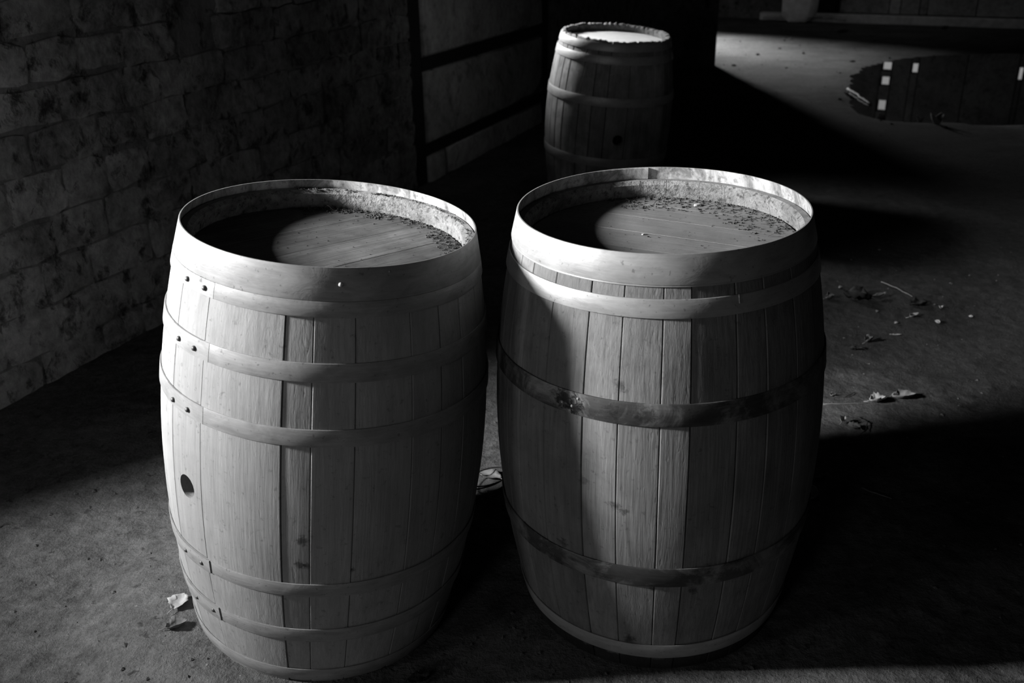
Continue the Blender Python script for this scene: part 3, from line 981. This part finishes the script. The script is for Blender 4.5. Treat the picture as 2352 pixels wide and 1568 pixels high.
# pale lid leaning by the right barrel
V, Fc = [], []; seg = 28; R = 0.021
rings = [(0.0, 0.002), (0.62, 0.002), (0.70, 0.0), (0.80, 0.0032), (0.93, 0.0036), (1.0, 0.002), (1.0, -0.005), (0.0, -0.005)]
for q, zz in rings:
    for i in range(seg):
        t = 2*PI*i/seg; V.append((R*q*math.cos(t), R*q*math.sin(t), zz))
for k in range(len(rings)-1):
    for i in range(seg):
        a, b = k*seg+i, k*seg+(i+1) % seg
        Fc.append((a, b, b+seg, a+seg))
o = mesh_obj('round_lid', V, Fc, MAT_LID, None, True)
o.location = (0.826, 2.276, gz(0.826, 2.276)+0.0185); o.rotation_euler = (rad(62), 0, rad(-28))
tag(o, 'small pale round lid standing on edge by the right barrel', 'lid')
# bright flecks on the far floor
for k, (lb, x, y, sz) in enumerate([('pale scrap on the far floor in front of the kerb', 4.72, 14.05, .17),
                                    ('small pale scrap far right below the kerb', 6.27, 14.33, .15)]):
    leaf(lb, x, y, sz, 20*k, .7, MAT_LEAF_MID, 120+k, .5, 0.0, stem=False)
for k, (lb, x, y, sz) in enumerate([('leaf fragment on the near shore of the puddle, nearest the pale branch', 3.04, 7.86, .06),
                                    ('curled leaf fragment midway along the near shore of the puddle', 3.28, 7.68, .08),
                                    ('larger curled leaf fragment at the right of the near puddle shore', 3.33, 7.50, .12)]):
    leaf(lb, x, y, sz, 50*k, 1.1, MAT_LEAF_PALE, 130+k, .7, 0.0)
# wood chips on the right barrel head
for k, (lb, p, sz) in enumerate([('white oval chip lying at the far edge of the right barrel head', (0.110, 0.196, 0.8935), .012),
                                 ('white speck of chip near the middle of the right barrel head', (-0.035, 0.011, 0.8935), .006)]):
    V, Fc = [], []
    r = random.Random(k)
    for lv, zz in ((1.0, 0.0), (0.85, 0.35)):
        for i in range(10):
            t = 2*PI*i/10; q = sz*0.5*lv*(1+r.uniform(-.15, .15)); V.append((q*math.cos(t)*1.3, q*math.sin(t)*.8, zz*sz))
    for i in range(10): Fc.append((i, (i+1) % 10, 10+(i+1) % 10, 10+i))
    Fc.append(tuple(range(10, 20))); Fc.append(tuple(range(10))[::-1])
    o = mesh_obj('wood_chip', V, Fc, MAT_LID); o.location = on_barrel(BARRELS[1], p); o.rotation_euler = (0, 0, 0.3)
    tag(o, lb, 'chip')
# pale stone block against the back wall
bm = bmesh.new()
bmesh.ops.create_icosphere(bm, subdivisions=4, radius=1)
for v in bm.verts:
    c = v.co.copy()
    for i in range(3): c[i] = math.copysign(abs(c[i])**0.55, c[i])
    c *= 1+0.10*mn.noise(v.co*1.7)+0.05*mn.noise(v.co*5)
    v.co = Vector((c.x*0.27, c.y*0.17, c.z*0.36))
me = bpy.data.meshes.new('stone_block'); bm.to_mesh(me); bm.free()
me.polygons.foreach_set('use_smooth', [True]*len(me.polygons)); me.materials.append(MAT_STONE)
o = bpy.data.objects.new('stone_block', me); COL.objects.link(o)
q = wall_pt(0.33, 0.34); o.location = (q.x, q.y, 0.37); o.rotation_euler = (0, 0, KA)
tag(o, 'rough pale stone block standing before the back wall', 'stone')

# small clods scattered over the earth
V, Fc = [], []
r = random.Random(77)
def clods(n, xr, yr, smin, smax):
    k = 0
    while k < n:
        x, y = r.uniform(*xr), r.uniform(*yr)
        if any(math.hypot(x-b['c'][0], y-b['c'][1]) < 0.31 for b in BARRELS): continue
        if (x+1.64) < (y-3.16)*0.404+0.05: continue
        s = smin+(smax-smin)*r.random()**4
        crumb(V, Fc, (x, y, gz(x, y)+s*0.25), s, r); k += 1
clods(1100, (-1.9, 0.2), (1.3, 3.0), 0.0012, 0.008)
clods(500, (0.2, 2.6), (1.6, 4.6), 0.0012, 0.008)
clods(350, (2.0, 6.5), (7, 15), 0.004, 0.03)
o = mesh_obj('earth_clods', V, Fc, MAT_CLOD)
tag(o, 'small loose clods of earth strewn over the floor', kind='stuff')
